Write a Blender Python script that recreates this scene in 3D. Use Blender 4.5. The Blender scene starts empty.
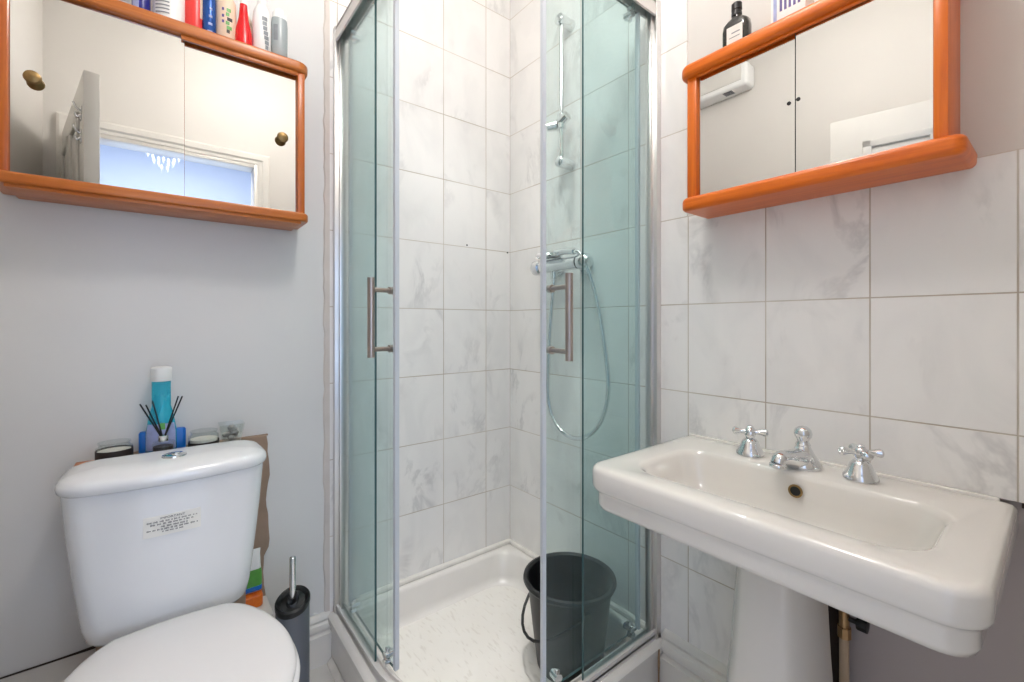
import bpy, bmesh, math, random
from mathutils import Vector, Matrix
random.seed(4)
PI = math.pi
S = bpy.context.scene
COL = S.collection

# ------------------------------------------------------------------ camera
cam_d = bpy.data.cameras.new('camera'); cam = bpy.data.objects.new('camera', cam_d); COL.objects.link(cam)
cam.location = (-1.1692, -1.4978, 1.09)
cam.rotation_euler = (PI/2, 0, -math.atan2(.6189, .7855))
cam_d.sensor_width = 36; cam_d.lens = 36*442/1024
cam_d.shift_y = -18/1024
cam_d.clip_start = .01
S.camera = cam
# ------------------------------------------------------------------ world and light
W = bpy.data.worlds.new('world'); S.world = W; W.use_nodes = True
W.node_tree.nodes['Background'].inputs[0].default_value = (.75, .85, 1, 1)
W.node_tree.nodes['Background'].inputs[1].default_value = .3
def area(name, loc, power, size, color, rot=(0, 0, 0), shape='DISK', size_y=None):
    d = bpy.data.lights.new(name, 'AREA'); d.energy = power; d.size = size; d.color = color; d.shape = shape
    if size_y: d.size_y = size_y
    o = bpy.data.objects.new(name, d); COL.objects.link(o); o.location = loc; o.rotation_euler = rot
    return o
# the bathroom itself is lit by its glowing opal globe (built with the lamp below)
shower_fill = area('shower_fill_light', (-.40, -.42, 2.583), .95, .09, (1, .98, .95)); shower_fill.data.spread = math.radians(62)  # fill added to brighten the tray and lower shower tiles
area('hall_fill_light', (-1.1, -2.15, 2.5), 17, .9, (1, .965, .92), shape='RECTANGLE', size_y=.7)  # unseen fill added behind the camera, standing in for hall lighting
area('hall_cool_fill_light', (-1.0, -3.10, 1.05), 4.5, 1.2, (.62, .78, 1), rot=(PI/2, 0, 0), shape='RECTANGLE', size_y=1.2)  # cool fill added in the hall; no window is built there
S.view_settings.view_transform = 'Standard'; S.view_settings.look = 'None'
S.view_settings.gamma = 1; S.view_settings.use_curve_mapping = False
S.view_settings.exposure = 1.13
try:
    S.cycles.max_bounces = 14; S.cycles.transparent_max_bounces = 24; S.cycles.diffuse_bounces = 6; S.cycles.glossy_bounces = 6
except Exception: pass

# ------------------------------------------------------------------ materials
def srgb(r, g, b):
    f = lambda c: (c/255/12.92 if c/255 <= .04045 else ((c/255+.055)/1.055)**2.4)
    return (f(r), f(g), f(b), 1)
def new(name):
    m = bpy.data.materials.new(name); m.use_nodes = True
    nt = m.node_tree; return m, nt, nt.nodes['Principled BSDF']
def N(nt, t, **k):
    n = nt.nodes.new(t)
    for a, b in k.items(): setattr(n, a, b)
    return n
def math_(nt, op, a, b=None, c=None):
    n = N(nt, 'ShaderNodeMath', operation=op)
    for i, v in enumerate((a, b, c)):
        if v is None: continue
        if isinstance(v, (int, float)): n.inputs[i].default_value = v
        else: nt.links.new(v, n.inputs[i])
    return n.outputs[0]
def mixc(nt, fac, a, b, mode='MIX'):
    n = N(nt, 'ShaderNodeMix', data_type='RGBA', blend_type=mode)
    for i, v in ((0, fac), (6, a), (7, b)):
        if isinstance(v, (int, float, tuple)): n.inputs[i].default_value = v
        else: nt.links.new(v, n.inputs[i])
    return n.outputs[2]
def noise(nt, scale, detail=3, dist=0, vec=None, rough=.5):
    n = N(nt, 'ShaderNodeTexNoise'); n.inputs['Scale'].default_value = scale
    n.inputs['Detail'].default_value = detail; n.inputs['Distortion'].default_value = dist
    n.inputs['Roughness'].default_value = rough
    if vec is None:
        vec = N(nt, 'ShaderNodeTexCoord').outputs['Object']
    nt.links.new(vec, n.inputs['Vector']); return n.outputs['Fac']
def bump(nt, p, h, strength=.2, dist=.002):
    b = N(nt, 'ShaderNodeBump'); b.inputs['Strength'].default_value = strength; b.inputs['Distance'].default_value = dist
    nt.links.new(h, b.inputs['Height']); nt.links.new(b.outputs[0], p.inputs['Normal'])
def ramp(nt, fac, stops):
    r = N(nt, 'ShaderNodeValToRGB'); e = r.color_ramp.elements
    while len(e) < len(stops): e.new(.5)
    for i, (p, c) in enumerate(stops): e[i].position = p; e[i].color = c
    nt.links.new(fac, r.inputs[0]); return r.outputs[0]
def plain(name, col, rough=.4, metal=0, var=.04, vscale=12, coat=0, bmp=0, bscale=60):
    m, nt, p = new(name)
    f = noise(nt, vscale, 4)
    c2 = tuple(max(0, x*(1-var*2.5)) for x in col[:3])+(1,)
    nt.links.new(mixc(nt, f, col, c2), p.inputs['Base Color'])
    p.inputs['Roughness'].default_value = rough; p.inputs['Metallic'].default_value = metal
    p.inputs['Coat Weight'].default_value = coat; p.inputs['Coat Roughness'].default_value = .08
    if bmp: bump(nt, p, noise(nt, bscale, 3), bmp)
    return m
def tile_mat(name, axis, u0, pu, z0=.394, pz=.2497, grout=(.44, .37, .30, 1)):
    m, nt, p = new(name)
    co = N(nt, 'ShaderNodeTexCoord').outputs['Object']
    sp = N(nt, 'ShaderNodeSeparateXYZ'); nt.links.new(co, sp.inputs[0])
    u = math_(nt, 'DIVIDE', math_(nt, 'SUBTRACT', sp.outputs[axis], u0), pu)
    v = math_(nt, 'DIVIDE', math_(nt, 'SUBTRACT', sp.outputs[2], z0), pz)
    def edge(x, pitch):
        fr = math_(nt, 'FRACT', x); d = math_(nt, 'MINIMUM', fr, math_(nt, 'SUBTRACT', 1.0, fr))
        return math_(nt, 'MULTIPLY', d, pitch)
    d = math_(nt, 'MINIMUM', edge(u, pu), edge(v, pz))
    g = N(nt, 'ShaderNodeMapRange'); g.inputs[1].default_value = .0008; g.inputs[2].default_value = .0019
    nt.links.new(d, g.inputs[0]); body = g.outputs[0]
    cell = N(nt, 'ShaderNodeCombineXYZ')
    nt.links.new(math_(nt, 'MULTIPLY', math_(nt, 'FLOOR', u), 3.71), cell.inputs[0])
    nt.links.new(math_(nt, 'MULTIPLY', math_(nt, 'FLOOR', v), 5.13), cell.inputs[1])
    va = N(nt, 'ShaderNodeVectorMath', operation='ADD'); nt.links.new(co, va.inputs[0]); nt.links.new(cell.outputs[0], va.inputs[1])
    mp = N(nt, 'ShaderNodeMapping'); mp.inputs['Rotation'].default_value = (.6, .6, 0); mp.inputs['Scale'].default_value = (1, 1, .55)
    nt.links.new(va.outputs[0], mp.inputs[0])
    n1 = noise(nt, 5.5, 5, .7, mp.outputs[0], .62)
    w = math_(nt, 'ABSOLUTE', math_(nt, 'SUBTRACT', n1, .5))
    vein = ramp(nt, w, [(0, (1, 1, 1, 1)), (.055, (0, 0, 0, 1))])
    n2 = noise(nt, 6, 3, .5, mp.outputs[0])
    msk = ramp(nt, n2, [(.5, (0, 0, 0, 1)), (.68, (1, 1, 1, 1))])
    vf = math_(nt, 'MULTIPLY', vein, msk)
    n3 = ramp(nt, noise(nt, 9, 5, .8, mp.outputs[0]), [(.45, (0, 0, 0, 1)), (.8, (1, 1, 1, 1))])
    base = mixc(nt, math_(nt, 'MULTIPLY', n3, .35), srgb(240, 238, 236), srgb(214, 213, 213))
    base = mixc(nt, math_(nt, 'MULTIPLY', vf, .34), base, srgb(158, 157, 158))
    gn = noise(nt, 4, 3)
    gc = mixc(nt, ramp(nt, gn, [(.4, (0, 0, 0, 1)), (.62, (1, 1, 1, 1))]), srgb(205, 197, 187), grout)
    nt.links.new(mixc(nt, body, gc, base), p.inputs['Base Color'])
    rr = N(nt, 'ShaderNodeMapRange'); rr.inputs[3].default_value = .7; rr.inputs[4].default_value = .22
    nt.links.new(body, rr.inputs[0]); nt.links.new(rr.outputs[0], p.inputs['Roughness'])
    p.inputs['Specular IOR Level'].default_value = .4
    bump(nt, p, body, .5, .0012)
    return m
def wood(name, c1, c2, axis=0, rough=.35):
    m, nt, p = new(name)
    co = N(nt, 'ShaderNodeTexCoord').outputs['Object']
    mp = N(nt, 'ShaderNodeMapping'); sc = [30, 30, 30]; sc[axis] = 1.6
    mp.inputs['Scale'].default_value = sc; nt.links.new(co, mp.inputs[0])
    n1 = noise(nt, 1.5, 6, 1.2, mp.outputs[0], .65)
    n2 = noise(nt, 6, 4, .3, mp.outputs[0])
    c = mixc(nt, ramp(nt, n1, [(.35, (0, 0, 0, 1)), (.7, (1, 1, 1, 1))]), c1, c2)
    c = mixc(nt, math_(nt, 'MULTIPLY', n2, .25), c, tuple(x*.5 for x in c2[:3])+(1,))
    nt.links.new(c, p.inputs['Base Color']); p.inputs['Roughness'].default_value = rough
    p.inputs['Coat Weight'].default_value = .12; p.inputs['Coat Roughness'].default_value = .15
    bump(nt, p, n1, .1, .001)
    return m
def sheet_glass(name, tint, film=.0, gloss=1.0, filmcol=(.8, .85, .85, 1)):
    m, nt, p = new(name); nt.nodes.remove(p)
    out = nt.nodes['Material Output']
    tr = N(nt, 'ShaderNodeBsdfTransparent'); tr.inputs[0].default_value = tint
    gl = N(nt, 'ShaderNodeBsdfGlossy'); gl.inputs['Roughness'].default_value = .015
    gl.inputs[0].default_value = (gloss, gloss, gloss, 1)
    fr = N(nt, 'ShaderNodeFresnel'); ge = N(nt, 'ShaderNodeNewGeometry')   # same reflectance seen from either face
    nt.links.new(math_(nt, 'MULTIPLY_ADD', ge.outputs['Backfacing'], 1/1.3-1.3, 1.3), fr.inputs[0])
    mx = N(nt, 'ShaderNodeMixShader'); nt.links.new(fr.outputs[0], mx.inputs[0])
    nt.links.new(tr.outputs[0], mx.inputs[1]); nt.links.new(gl.outputs[0], mx.inputs[2])
    last = mx.outputs[0]
    if film:
        df = N(nt, 'ShaderNodeBsdfDiffuse'); df.inputs[0].default_value = filmcol
        m2 = N(nt, 'ShaderNodeMixShader')
        f = noise(nt, 9, 5, .5)
        g = ramp(nt, f, [(.3, (.45, .45, .45, 1)), (.75, (1, 1, 1, 1))])
        nt.links.new(math_(nt, 'MULTIPLY', g, film), m2.inputs[0])
        nt.links.new(last, m2.inputs[1]); nt.links.new(df.outputs[0], m2.inputs[2]); last = m2.outputs[0]
    nt.links.new(last, out.inputs[0])
    return m

M = {}
M['tile_left'] = tile_mat('marble_tile_left', 0, -.1256-.1985*10, .1985)
M['tile_right'] = tile_mat('marble_tile_right', 1, -.2055*12, .2055)
M['plaster'] = plain('painted_plaster', srgb(224, 223, 222), .6, var=.03, vscale=3, bmp=.12, bscale=25)
M['plaster_warm'] = plain('painted_plaster_warm', srgb(218, 214, 209), .6, var=.03, vscale=3, bmp=.1, bscale=25)
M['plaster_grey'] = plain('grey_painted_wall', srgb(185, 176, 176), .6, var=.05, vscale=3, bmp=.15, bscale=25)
M['filler'] = plain('rough_filler', srgb(222, 214, 207), .8, var=.07, vscale=22, bmp=.6, bscale=45)
M['ceiling'] = plain('ceiling_paint', srgb(236, 236, 234), .8, var=.02)
M['hall'] = plain('hall_blue_paint', srgb(198, 212, 234), .6, var=.02)
M['door'] = plain('white_satin_door_paint', srgb(214, 211, 206), .55, var=.03)
M['trim'] = plain('white_gloss_trim', srgb(230, 226, 220), .3, var=.05, vscale=9, coat=.3)
M['floor'] = plain('white_floor_vinyl', srgb(215, 212, 208), .3, var=.06, vscale=14, coat=.2)
M['ceramic'] = plain('white_ceramic', srgb(232, 233, 235), .12, var=.008, coat=.6)
M['ceramic_basin'] = plain('ivory_ceramic', srgb(228, 224, 218), .12, var=.01, coat=.6)
M['seat'] = plain('white_seat_plastic', srgb(216, 215, 216), .25, var=.008)
M['acrylic'] = plain('white_acrylic', srgb(234, 230, 226), .25, var=.04, vscale=10, coat=.4)
M['bead'] = plain('white_sealant', srgb(240, 236, 230), .4, var=.12, vscale=20)
M['chrome'] = plain('chrome', (.80, .81, .82, 1), .12, 1, var=.04, vscale=60)
M['satin'] = plain('brushed_nickel', (.46, .40, .36, 1), .3, 1, var=.05, vscale=60)
M['alu'] = plain('satin_aluminium', (.74, .73, .72, 1), .32, 1, var=.04)
M['alu_white'] = plain('pale_rail_metal', srgb(226, 222, 219), .3, .08, var=.06, vscale=14)
M['brass'] = plain('aged_brass', (.30, .19, .07, 1), .35, .7, var=.1, vscale=80)
M['black'] = plain('black_plastic', (.007, .008, .009, 1), .42, var=.05)
M['rubber'] = plain('black_rubber', (.01, .01, .01, 1), .7)
M['grey_plastic'] = plain('slate_grey_plastic', srgb(92, 97, 106), .4, var=.03)
M['wood_l'] = wood('varnished_pine_left', srgb(204, 120, 48), srgb(176, 88, 24), 0)
M['wood_lv'] = wood('varnished_pine_left_upright', srgb(206, 112, 36), srgb(182, 84, 16), 2)
M['wood_r'] = wood('varnished_pine_right', srgb(240, 122, 18), srgb(214, 94, 6), 1)
M['wood_rv'] = wood('varnished_pine_right_upright', srgb(240, 124, 20), srgb(214, 96, 8), 2)
M['chip'] = plain('bare_chipboard', srgb(176, 150, 130), .85, var=.2, vscale=18, bmp=.5, bscale=70)
M['mirror'] = plain('mirror_silver', (.78, .79, .78, 1), .0, 1, var=0)
M['mirror'].node_tree.nodes['Principled BSDF'].inputs['Roughness'].default_value = .003
M['glass'] = sheet_glass('green_shower_glass', (.875, .94, .94, 1), .05, filmcol=(.62, .74, .74, 1))
M['glass_edge'] = plain('glass_edge_green', srgb(62, 92, 94), .1, var=.03)
M['clear'] = sheet_glass('clear_jar_glass', (.93, .95, .95, 1), .04)
M['seal'] = plain('white_seal_strip', srgb(206, 212, 220), .4, var=.03)
M['white_p'] = plain('white_plastic', srgb(238, 238, 236), .35, var=.02)
M['offwhite'] = plain('off_white_plastic', srgb(224, 220, 214), .4, var=.04)
M['cyan'] = sheet_glass('cyan_gel', (.40, .86, .92, 1), .5, filmcol=srgb(60, 205, 235))
M['blue'] = plain('bright_blue_plastic', srgb(10, 110, 205), .35, var=.05)
M['navy'] = plain('navy_plastic', srgb(38, 40, 140), .3, var=.1)
M['dblue'] = plain('metallic_blue', srgb(20, 80, 160), .25, .3, var=.1, vscale=40)
M['coral'] = plain('coral_red_plastic', srgb(236, 60, 56), .3, var=.05)
M['red'] = plain('bright_red_plastic', srgb(226, 12, 24), .25, var=.03)
M['green'] = plain('leaf_green_print', srgb(96, 172, 72), .4, var=.15, vscale=60)
M['peach'] = plain('peach_plastic', srgb(232, 205, 180), .35, var=.03)
M['purple'] = plain('purple_print', srgb(88, 70, 140), .4)
M['lilac'] = plain('lilac_label', srgb(170, 180, 225), .4, var=.15, vscale=70)
M['ltgrey'] = plain('light_grey_print', srgb(150, 155, 160), .4, var=.15, vscale=90)
M['trgrey'] = plain('frosted_grey_plastic', srgb(172, 180, 182), .25, var=.05)
M['paper'] = plain('label_paper', srgb(232, 230, 224), .6, var=.04, vscale=30)
M['sticker'] = plain('sticker_paper', srgb(236, 234, 228), .6, var=.02)
M['ink'] = plain('dark_ink', srgb(40, 40, 44), .6)
M['amber'] = plain('dark_amber_glass', srgb(22, 20, 12), .1, coat=.6)
M['wax'] = plain('candle_wax', srgb(228, 222, 210), .5)
M['dlabel'] = plain('dark_brown_label', srgb(44, 36, 32), .5)
M['foil'] = plain('crumpled_foil', (.62, .60, .56, 1), .4, .5, var=.3, vscale=70)
M['pipe'] = plain('painted_pipe', srgb(196, 172, 146), .4, var=.1, vscale=20)
M['copper'] = plain('brassy_fitting', (.45, .28, .14, 1), .35, .9, var=.1)
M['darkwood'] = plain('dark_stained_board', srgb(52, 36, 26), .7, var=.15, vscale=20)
M['lamp'] = None
def emis(name, col, st):
    m, nt, p = new(name); p.inputs['Base Color'].default_value = (.9, .9, .9, 1)
    p.inputs['Emission Color'].default_value = col; p.inputs['Emission Strength'].default_value = st; return m
M['lamp'] = emis('lit_opal_diffuser', (1, .95, .90, 1), 21)
M['crystal'] = emis('lit_crystal', (.8, .9, 1, 1), .12); M['crystal'].node_tree.nodes['Principled BSDF'].inputs['Base Color'].default_value = (.42, .48, .55, 1)
# anti-slip tray floor
def tray_floor_mat():
    m, nt, p = new('textured_tray_floor')
    co = N(nt, 'ShaderNodeTexCoord').outputs['Object']
    mp = N(nt, 'ShaderNodeMapping'); mp.inputs['Rotation'].default_value = (0, 0, -.55); mp.inputs['Scale'].default_value = (120, 26, 40)
    nt.links.new(co, mp.inputs[0])
    n = noise(nt, 1, 1, .2, mp.outputs[0]); h = ramp(nt, n, [(.60, (0, 0, 0, 1)), (.70, (1, 1, 1, 1))])
    n2 = noise(nt, 6, 4)
    c = mixc(nt, n2, srgb(240, 238, 234), srgb(228, 224, 217))
    c = mixc(nt, math_(nt, 'MULTIPLY', h, .22), c, srgb(182, 172, 160))
    nt.links.new(c, p.inputs['Base Color']); p.inputs['Roughness'].default_value = .4
    bump(nt, p, h, .4, .002); return m
M['tray_floor'] = tray_floor_mat()

# ------------------------------------------------------------------ builders
def wloc(o):
    v = Vector((0, 0, 0))
    while o is not None: v += o.location; o = o.parent
    return v
def link(name, bm, mats, parent=None, smooth=True, angle=35):
    bmesh.ops.recalc_face_normals(bm, faces=bm.faces[:])
    if parent is not None: bmesh.ops.translate(bm, verts=bm.verts[:], vec=-wloc(parent))
    me = bpy.data.meshes.new(name); bm.to_mesh(me); bm.free()
    for m in (mats if isinstance(mats, (list, tuple)) else [mats]): me.materials.append(m)
    if smooth:
        me.polygons.foreach_set('use_smooth', [True]*len(me.polygons)); me.set_sharp_from_angle(angle=math.radians(angle))
    o = bpy.data.objects.new(name, me); COL.objects.link(o)
    if parent is not None: o.parent = parent
    return o
def thing(name, label, cat, loc, group=None):
    o = bpy.data.objects.new(name, None); COL.objects.link(o); o.location = loc
    o.empty_display_size = .05; o['label'] = label; o['category'] = cat
    if group: o['group'] = group
    return o
def struct(name, bm, mats, smooth=False):
    o = link(name, bm, mats, None, smooth); o['kind'] = 'structure'; return o
def NB(): return bmesh.new()
def box(bm, x0, x1, y0, y1, z0, z1, bev=0, mat=0, seg=2):
    r = bmesh.ops.create_cube(bm, size=1); vs = r['verts']
    for v in vs: v.co = Vector(((x0+x1)/2+v.co.x*(x1-x0), (y0+y1)/2+v.co.y*(y1-y0), (z0+z1)/2+v.co.z*(z1-z0)))
    fs = list({f for v in vs for f in v.link_faces})
    for f in fs: f.material_index = mat
    if bev:
        es = list({e for v in vs for e in v.link_edges})
        bmesh.ops.bevel(bm, geom=es, offset=bev, segments=seg, profile=.5, affect='EDGES')
    return bm
def loft(bm, rings, cap0=True, cap1=True, mat=0, closed=True, mats=None):
    vr = [[bm.verts.new(p) for p in r] for r in rings]
    n = len(vr[0])
    for i in range(len(vr)-1):
        for j in range(n if closed else n-1):
            k = (j+1) % n
            try: f = bm.faces.new((vr[i][j], vr[i][k], vr[i+1][k], vr[i+1][j])); f.material_index = mats[i] if mats else mat
            except ValueError: pass
    if cap0: f = bm.faces.new(vr[0][::-1]); f.material_index = mats[0] if mats else mat
    if cap1: f = bm.faces.new(vr[-1]); f.material_index = mats[-1] if mats else mat
    return bm
def rr(x0, x1, y0, y1, r, z, n=6, bow=0):
    if not isinstance(r, (list, tuple)): r = [r]*4
    pts = []
    for (cx, cy, a0, q) in ((x0+r[0], y0+r[0], PI, r[0]), (x1-r[1], y0+r[1], 1.5*PI, r[1]), (x1-r[2], y1-r[2], 0, r[2]), (x0+r[3], y1-r[3], .5*PI, r[3])):
        for i in range(n+1):
            a = a0+PI/2*i/n; pts.append([cx+q*math.cos(a), cy+q*math.sin(a), z])
    if bow:   # front (low-y) edge swells towards -y, resample not needed
        pass
    return [Vector(p) for p in pts]
def slab(bm, x0, x1, y0, y1, z0, z1, r, e, n=6, mat=0, k=5):
    """horizontal board with rounded plan corners and a half-rounded edge of radius e"""
    rings = []
    for i in range(k+1):
        a = PI/2*i/k; d = e*(1-math.sin(a)); rings.append(rr(x0+d, x1-d, y0+d, y1-d, [max(q-d, .0008) for q in (r if isinstance(r, (list, tuple)) else [r]*4)], z0+e*(1-math.cos(a)), n))
    for i in range(k+1):
        a = PI/2*i/k; d = e*(1-math.cos(a)); rings.append(rr(x0+d, x1-d, y0+d, y1-d, [max(q-d, .0008) for q in (r if isinstance(r, (list, tuple)) else [r]*4)], z1-e*(1-math.sin(a)), n))
    return loft(bm, rings, mat=mat)
def lathe(bm, prof, c, axis='Z', seg=32, sx=1, sy=1, mat=0, cap=True, mats=None):
    rings = []
    for r, h in prof:
        ring = []
        for i in range(seg):
            a = 2*PI*i/seg; u, v = r*math.cos(a)*sx, r*math.sin(a)*sy
            p = {'Z': (u, v, h), 'Y': (u, h, v), 'X': (h, u, v)}[axis]
            ring.append(Vector(c)+Vector(p))
        rings.append(ring)
    return loft(bm, rings, cap, cap, mat, mats=mats)
def sector(bm, prof, c, a0, a1, sx=1, sy=1, n=10, mat=0, off=.0008):
    rings = [[Vector((c[0]+(r+off)*math.cos(a0+(a1-a0)*i/n)*sx, c[1]+(r+off)*math.sin(a0+(a1-a0)*i/n)*sy, c[2]+h)) for i in range(n+1)] for r, h in prof]
    back = [[Vector((c[0]+(r-.0004)*math.cos(a0+(a1-a0)*i/n)*sx, c[1]+(r-.0004)*math.sin(a0+(a1-a0)*i/n)*sy, c[2]+h)) for i in range(n, -1, -1)] for r, h in prof]
    return loft(bm, [a+b for a, b in zip(rings, back)], mat=mat)
def tube(bm, pts, r, seg=12, mat=0, smooth=0):
    P = [Vector(p) for p in pts]
    if smooth:
        Q = []
        for i in range(len(P)-1):
            a, b, c, d = P[max(i-1, 0)], P[i], P[i+1], P[min(i+2, len(P)-1)]
            for k in range(smooth):
                t = k/smooth
                Q.append(.5*((2*b)+(c-a)*t+(2*a-5*b+4*c-d)*t*t+(3*b-a-3*c+d)*t**3))
        Q.append(P[-1]); P = Q
    rad = r if isinstance(r, (list, tuple)) else [r]*len(P)
    if len(rad) != len(P):
        rad = [rad[min(int(i*(len(rad)-1)/(len(P)-1)), len(rad)-2)]*(1-(i*(len(rad)-1)/(len(P)-1)) % 1)+rad[min(int(i*(len(rad)-1)/(len(P)-1)), len(rad)-2)+1]*((i*(len(rad)-1)/(len(P)-1)) % 1) if i < len(P)-1 else rad[-1] for i in range(len(P))]
    t0 = (P[1]-P[0]).normalized(); up = Vector((0, 0, 1)) if abs(t0.z) < .9 else Vector((1, 0, 0))
    n = t0.cross(up).normalized(); rings = []
    for i, p in enumerate(P):
        t = (P[min(i+1, len(P)-1)]-P[max(i-1, 0)]).normalized()
        n = (n-t*n.dot(t)).normalized(); b = t.cross(n)
        rings.append([p+(n*math.cos(2*PI*j/seg)+b*math.sin(2*PI*j/seg))*rad[i] for j in range(seg)])
    return loft(bm, rings, mat=mat)
def ball(bm, c, r, sx=1, sy=1, sz=1, seg=20, mat=0):
    prof = [(max(r*math.sin(PI*i/12), .0002), -r*math.cos(PI*i/12)*sz) for i in range(13)]
    return lathe(bm, prof, c, 'Z', seg, sx, sy, mat)

# ------------------------------------------------------------------ the room
TJ = -.745          # where the shower tiles stop on the left wall
b = NB(); box(b, TJ, 0, 0, .012, 0, 2.6); struct('wall_left', b, M['tile_left'])
b = NB(); box(b, -1.6, TJ, .005, .10, 0, 2.6); struct('wall_left', b, M['plaster'])
b = NB()            # ragged filler line beside the tiles
xs = []
zz = 0.125
while zz < 2.6:
    xs.append((zz, TJ-.016-.005*random.random())); zz += .03
loft(b, [[Vector((TJ, -.001, z)), Vector((TJ, .006, z)), Vector((x, .006, z)), Vector((x+.004, .0005, z))] for z, x in xs])
struct('wall_left', b, M['filler'])
b = NB(); box(b, 0, .012, -.818, 0, 0, 2.6); box(b, 0, .012, -1.62, -.818, .778, 1.393); box(b, .0, .012, -1.085, -.818, .14, .778)
struct('wall_right', b, M['tile_right'])
b = NB(); box(b, .006, .10, -1.62, .012, 0, .1); box(b, .0075, .10, -1.62, -.8, 1.39, 2.6)
struct('wall_right', b, M['plaster_warm'])
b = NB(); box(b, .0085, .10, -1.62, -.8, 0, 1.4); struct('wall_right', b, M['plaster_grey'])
b = NB(); box(b, -1.7, -1.6, -1.72, .1, 0, 2.6); struct('wall_side', b, M['plaster_warm'])
b = NB(); box(b, -.74, .1, -1.72, -1.62, 0, 2.6); box(b, -1.6, -1.5, -1.72, -1.62, 0, 2.6); box(b, -1.5, -.74, -1.72, -1.62, 2.0, 2.6)
struct('wall_back', b, M['plaster_warm'])
b = NB(); box(b, -1.7, .1, -1.72, .1, -.05, 0); struct('floor', b, M['floor'])
b = NB(); box(b, -1.7, .1, -1.72, .1, 2.6, 2.65); struct('ceiling', b, M['ceiling'])
# the hall seen in the mirrors
b = NB(); box(b, -2.2, .4, -3.3, -3.2, 0, 2.6); box(b, -2.3, -2.2, -3.3, -1.72, 0, 2.6); box(b, .4, .5, -3.3, -1.72, 0, 2.6); box(b, -2.3, .5, -3.3, -1.721, 2.6, 2.65)
box(b, -2.3, -1.7, -1.73, -1.715, 0, 2.6); box(b, .1, .5, -1.73, -1.715, 0, 2.6)
struct('wall_hall', b, M['hall'])
b = NB(); box(b, -2.3, .5, -3.3, -1.72, -.05, 0); struct('floor', b, M['floor'])
# door lining and architrave
b = NB()
box(b, -1.50, -1.475, -1.72, -1.61, 0, 2.0, .003); box(b, -.765, -.74, -1.72, -1.61, 0, 2.0, .003); box(b, -1.4752, -.7648, -1.72, -1.6105, 1.975, 2.0, .003)
prof = [(-.004, 0), (-.004, .014), (.012, .016), (.020, .024), (.044, .026), (.054, .020), (.056, 0)]
loft(b, [[Vector((x+sx*o_, -1.62+t_, z_+(o_ if z_ > 1 else 0))) for o_, t_ in prof] for x, z_, sx in ((-1.5, 0, -1), (-1.5, 2.0, -1), (-.74, 2.0, 1), (-.74, 0, 1))])
struct('trim_door', b, M['trim'], True)
# open door leaf with panels (swung into the room)
A = Vector((-1.515, -1.60, 0)); Bv = Vector((-1.365, -.838, 0)); L = (Bv-A).length; ang = math.atan2(Bv.y-A.y, Bv.x-A.x)
b = NB(); box(b, 0, L, -.021, .021, .01, 1.96, .003)
door = struct('door_1', b, M['door'], True); door.location = A; door.rotation_euler = (0, 0, ang)
def door_child(name, bm, mat):
    o = link(name, bm, mat); o.parent = door; return o
for (u0, u1, z0, z1) in ((.11, .345, 1.02, 1.85), (.43, .665, 1.02, 1.85), (.11, .345, .2, .86), (.43, .665, .2, .86)):
    for s in (-1, 1):
        b = NB(); y0 = s*.021; o_ = .03
        for a in ((u0, u1, z0, z0+o_), (u0, u1, z1-o_, z1), (u0, u0+o_, z0, z1), (u1-o_, u1, z0, z1)):
            box(b, a[0], a[1], min(y0, y0+s*.010), max(y0, y0+s*.010), a[2], a[3], .004)
        box(b, u0+.05, u1-.05, min(y0, y0+s*.004), max(y0, y0+s*.004), z0+.05, z1-.05, .003)
        door_child('door_panel', b, M['door'])
for z in (1.83, 1.75):
    b = NB(); box(b, L-.065, L-.045, .021, .024, z-.03, z+.02, .002)
    tube(b, [(L-.055, .024, z+.005), (L-.055, .034, z+.012), (L-.055, .042, z+.030)], .0035, smooth=4); tube(b, [(L-.055, .024, z-.01), (L-.055, .032, z-.02), (L-.055, .038, z-.005)], .0035, smooth=4)
    door_child('coat_hook', b, M['chrome'])
b = NB(); lathe(b, [(.012, 0), (.012, .03), (.026, .04), (.028, .055), (.018, .066)], (L-.06, .021, 1.0), 'Y'); door_child('door_knob', b, M['chrome'])

# boxing behind the toilet: bare board above, tiled ledge below
b = NB(); box(b, -1.6, -.93, -.13, .005, 0, .285, .002); struct('trim_1', b, M['floor'])
b = NB(); box(b, -1.292, -.995, -.112, -.021, .285, .757, .001)
pts = []
zz = .285
while zz < .757:
    pts.append((zz, -.928+.004*math.sin(zz*31)+.004*random.random()-(.010 if zz < .42 else 0))); zz += .0236
pts.append((.757, -.926))
loft(b, [[Vector((-1.292, -.021, z)), Vector((x, -.021, z)), Vector((x+.003, .004, z)), Vector((-1.292, .004, z))] for z, x in pts])
struct('trim_2', b, M['chip'])
b = NB(); box(b, -1.335, -1.25, -.118, -.02, .748, .7565, .002); struct('trim_3', b, M['wood_l'])
b = NB(); tube(b, [(-1.598, .003, .286), (-1.45, .0025, .2865), (-1.36, .003, .2855), (-1.295, .002, .288)], [.0008, .002, .0028, .0038], 8, smooth=4); struct('trim_6', b, M['darkwood'])
# skirtings
def skirting(p0, p1, nrm, h, t, name):
    b = NB(); n = Vector(nrm)
    prof = [(0, 0), (t, 0), (t, h*.60), (t*.62, h*.635), (t*.62, h*.66), (t*.86, h*.70), (t*.90, h*.76), (t*.80, h*.81), (t*.52, h*.84), (t*.52, h*.865), (t*.62, h*.89), (t*.50, h*.95), (t*.22, h*.99), (0, h)]
    P = [Vector(p0), Vector(p1)]
    loft(b, [[p+n*d+Vector((0, 0, z)) for d, z in prof] for p in P])
    return struct(name, b, M['trim'], True)
skirting((-.93, .004, 0), (TJ, .004, 0), (0, -1, 0), .155, .022, 'baseboard_left')
skirting((.008, -.748, 0), (.008, -1.62, 0), (-1, 0, 0), .186, .036, 'baseboard_right')

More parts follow.
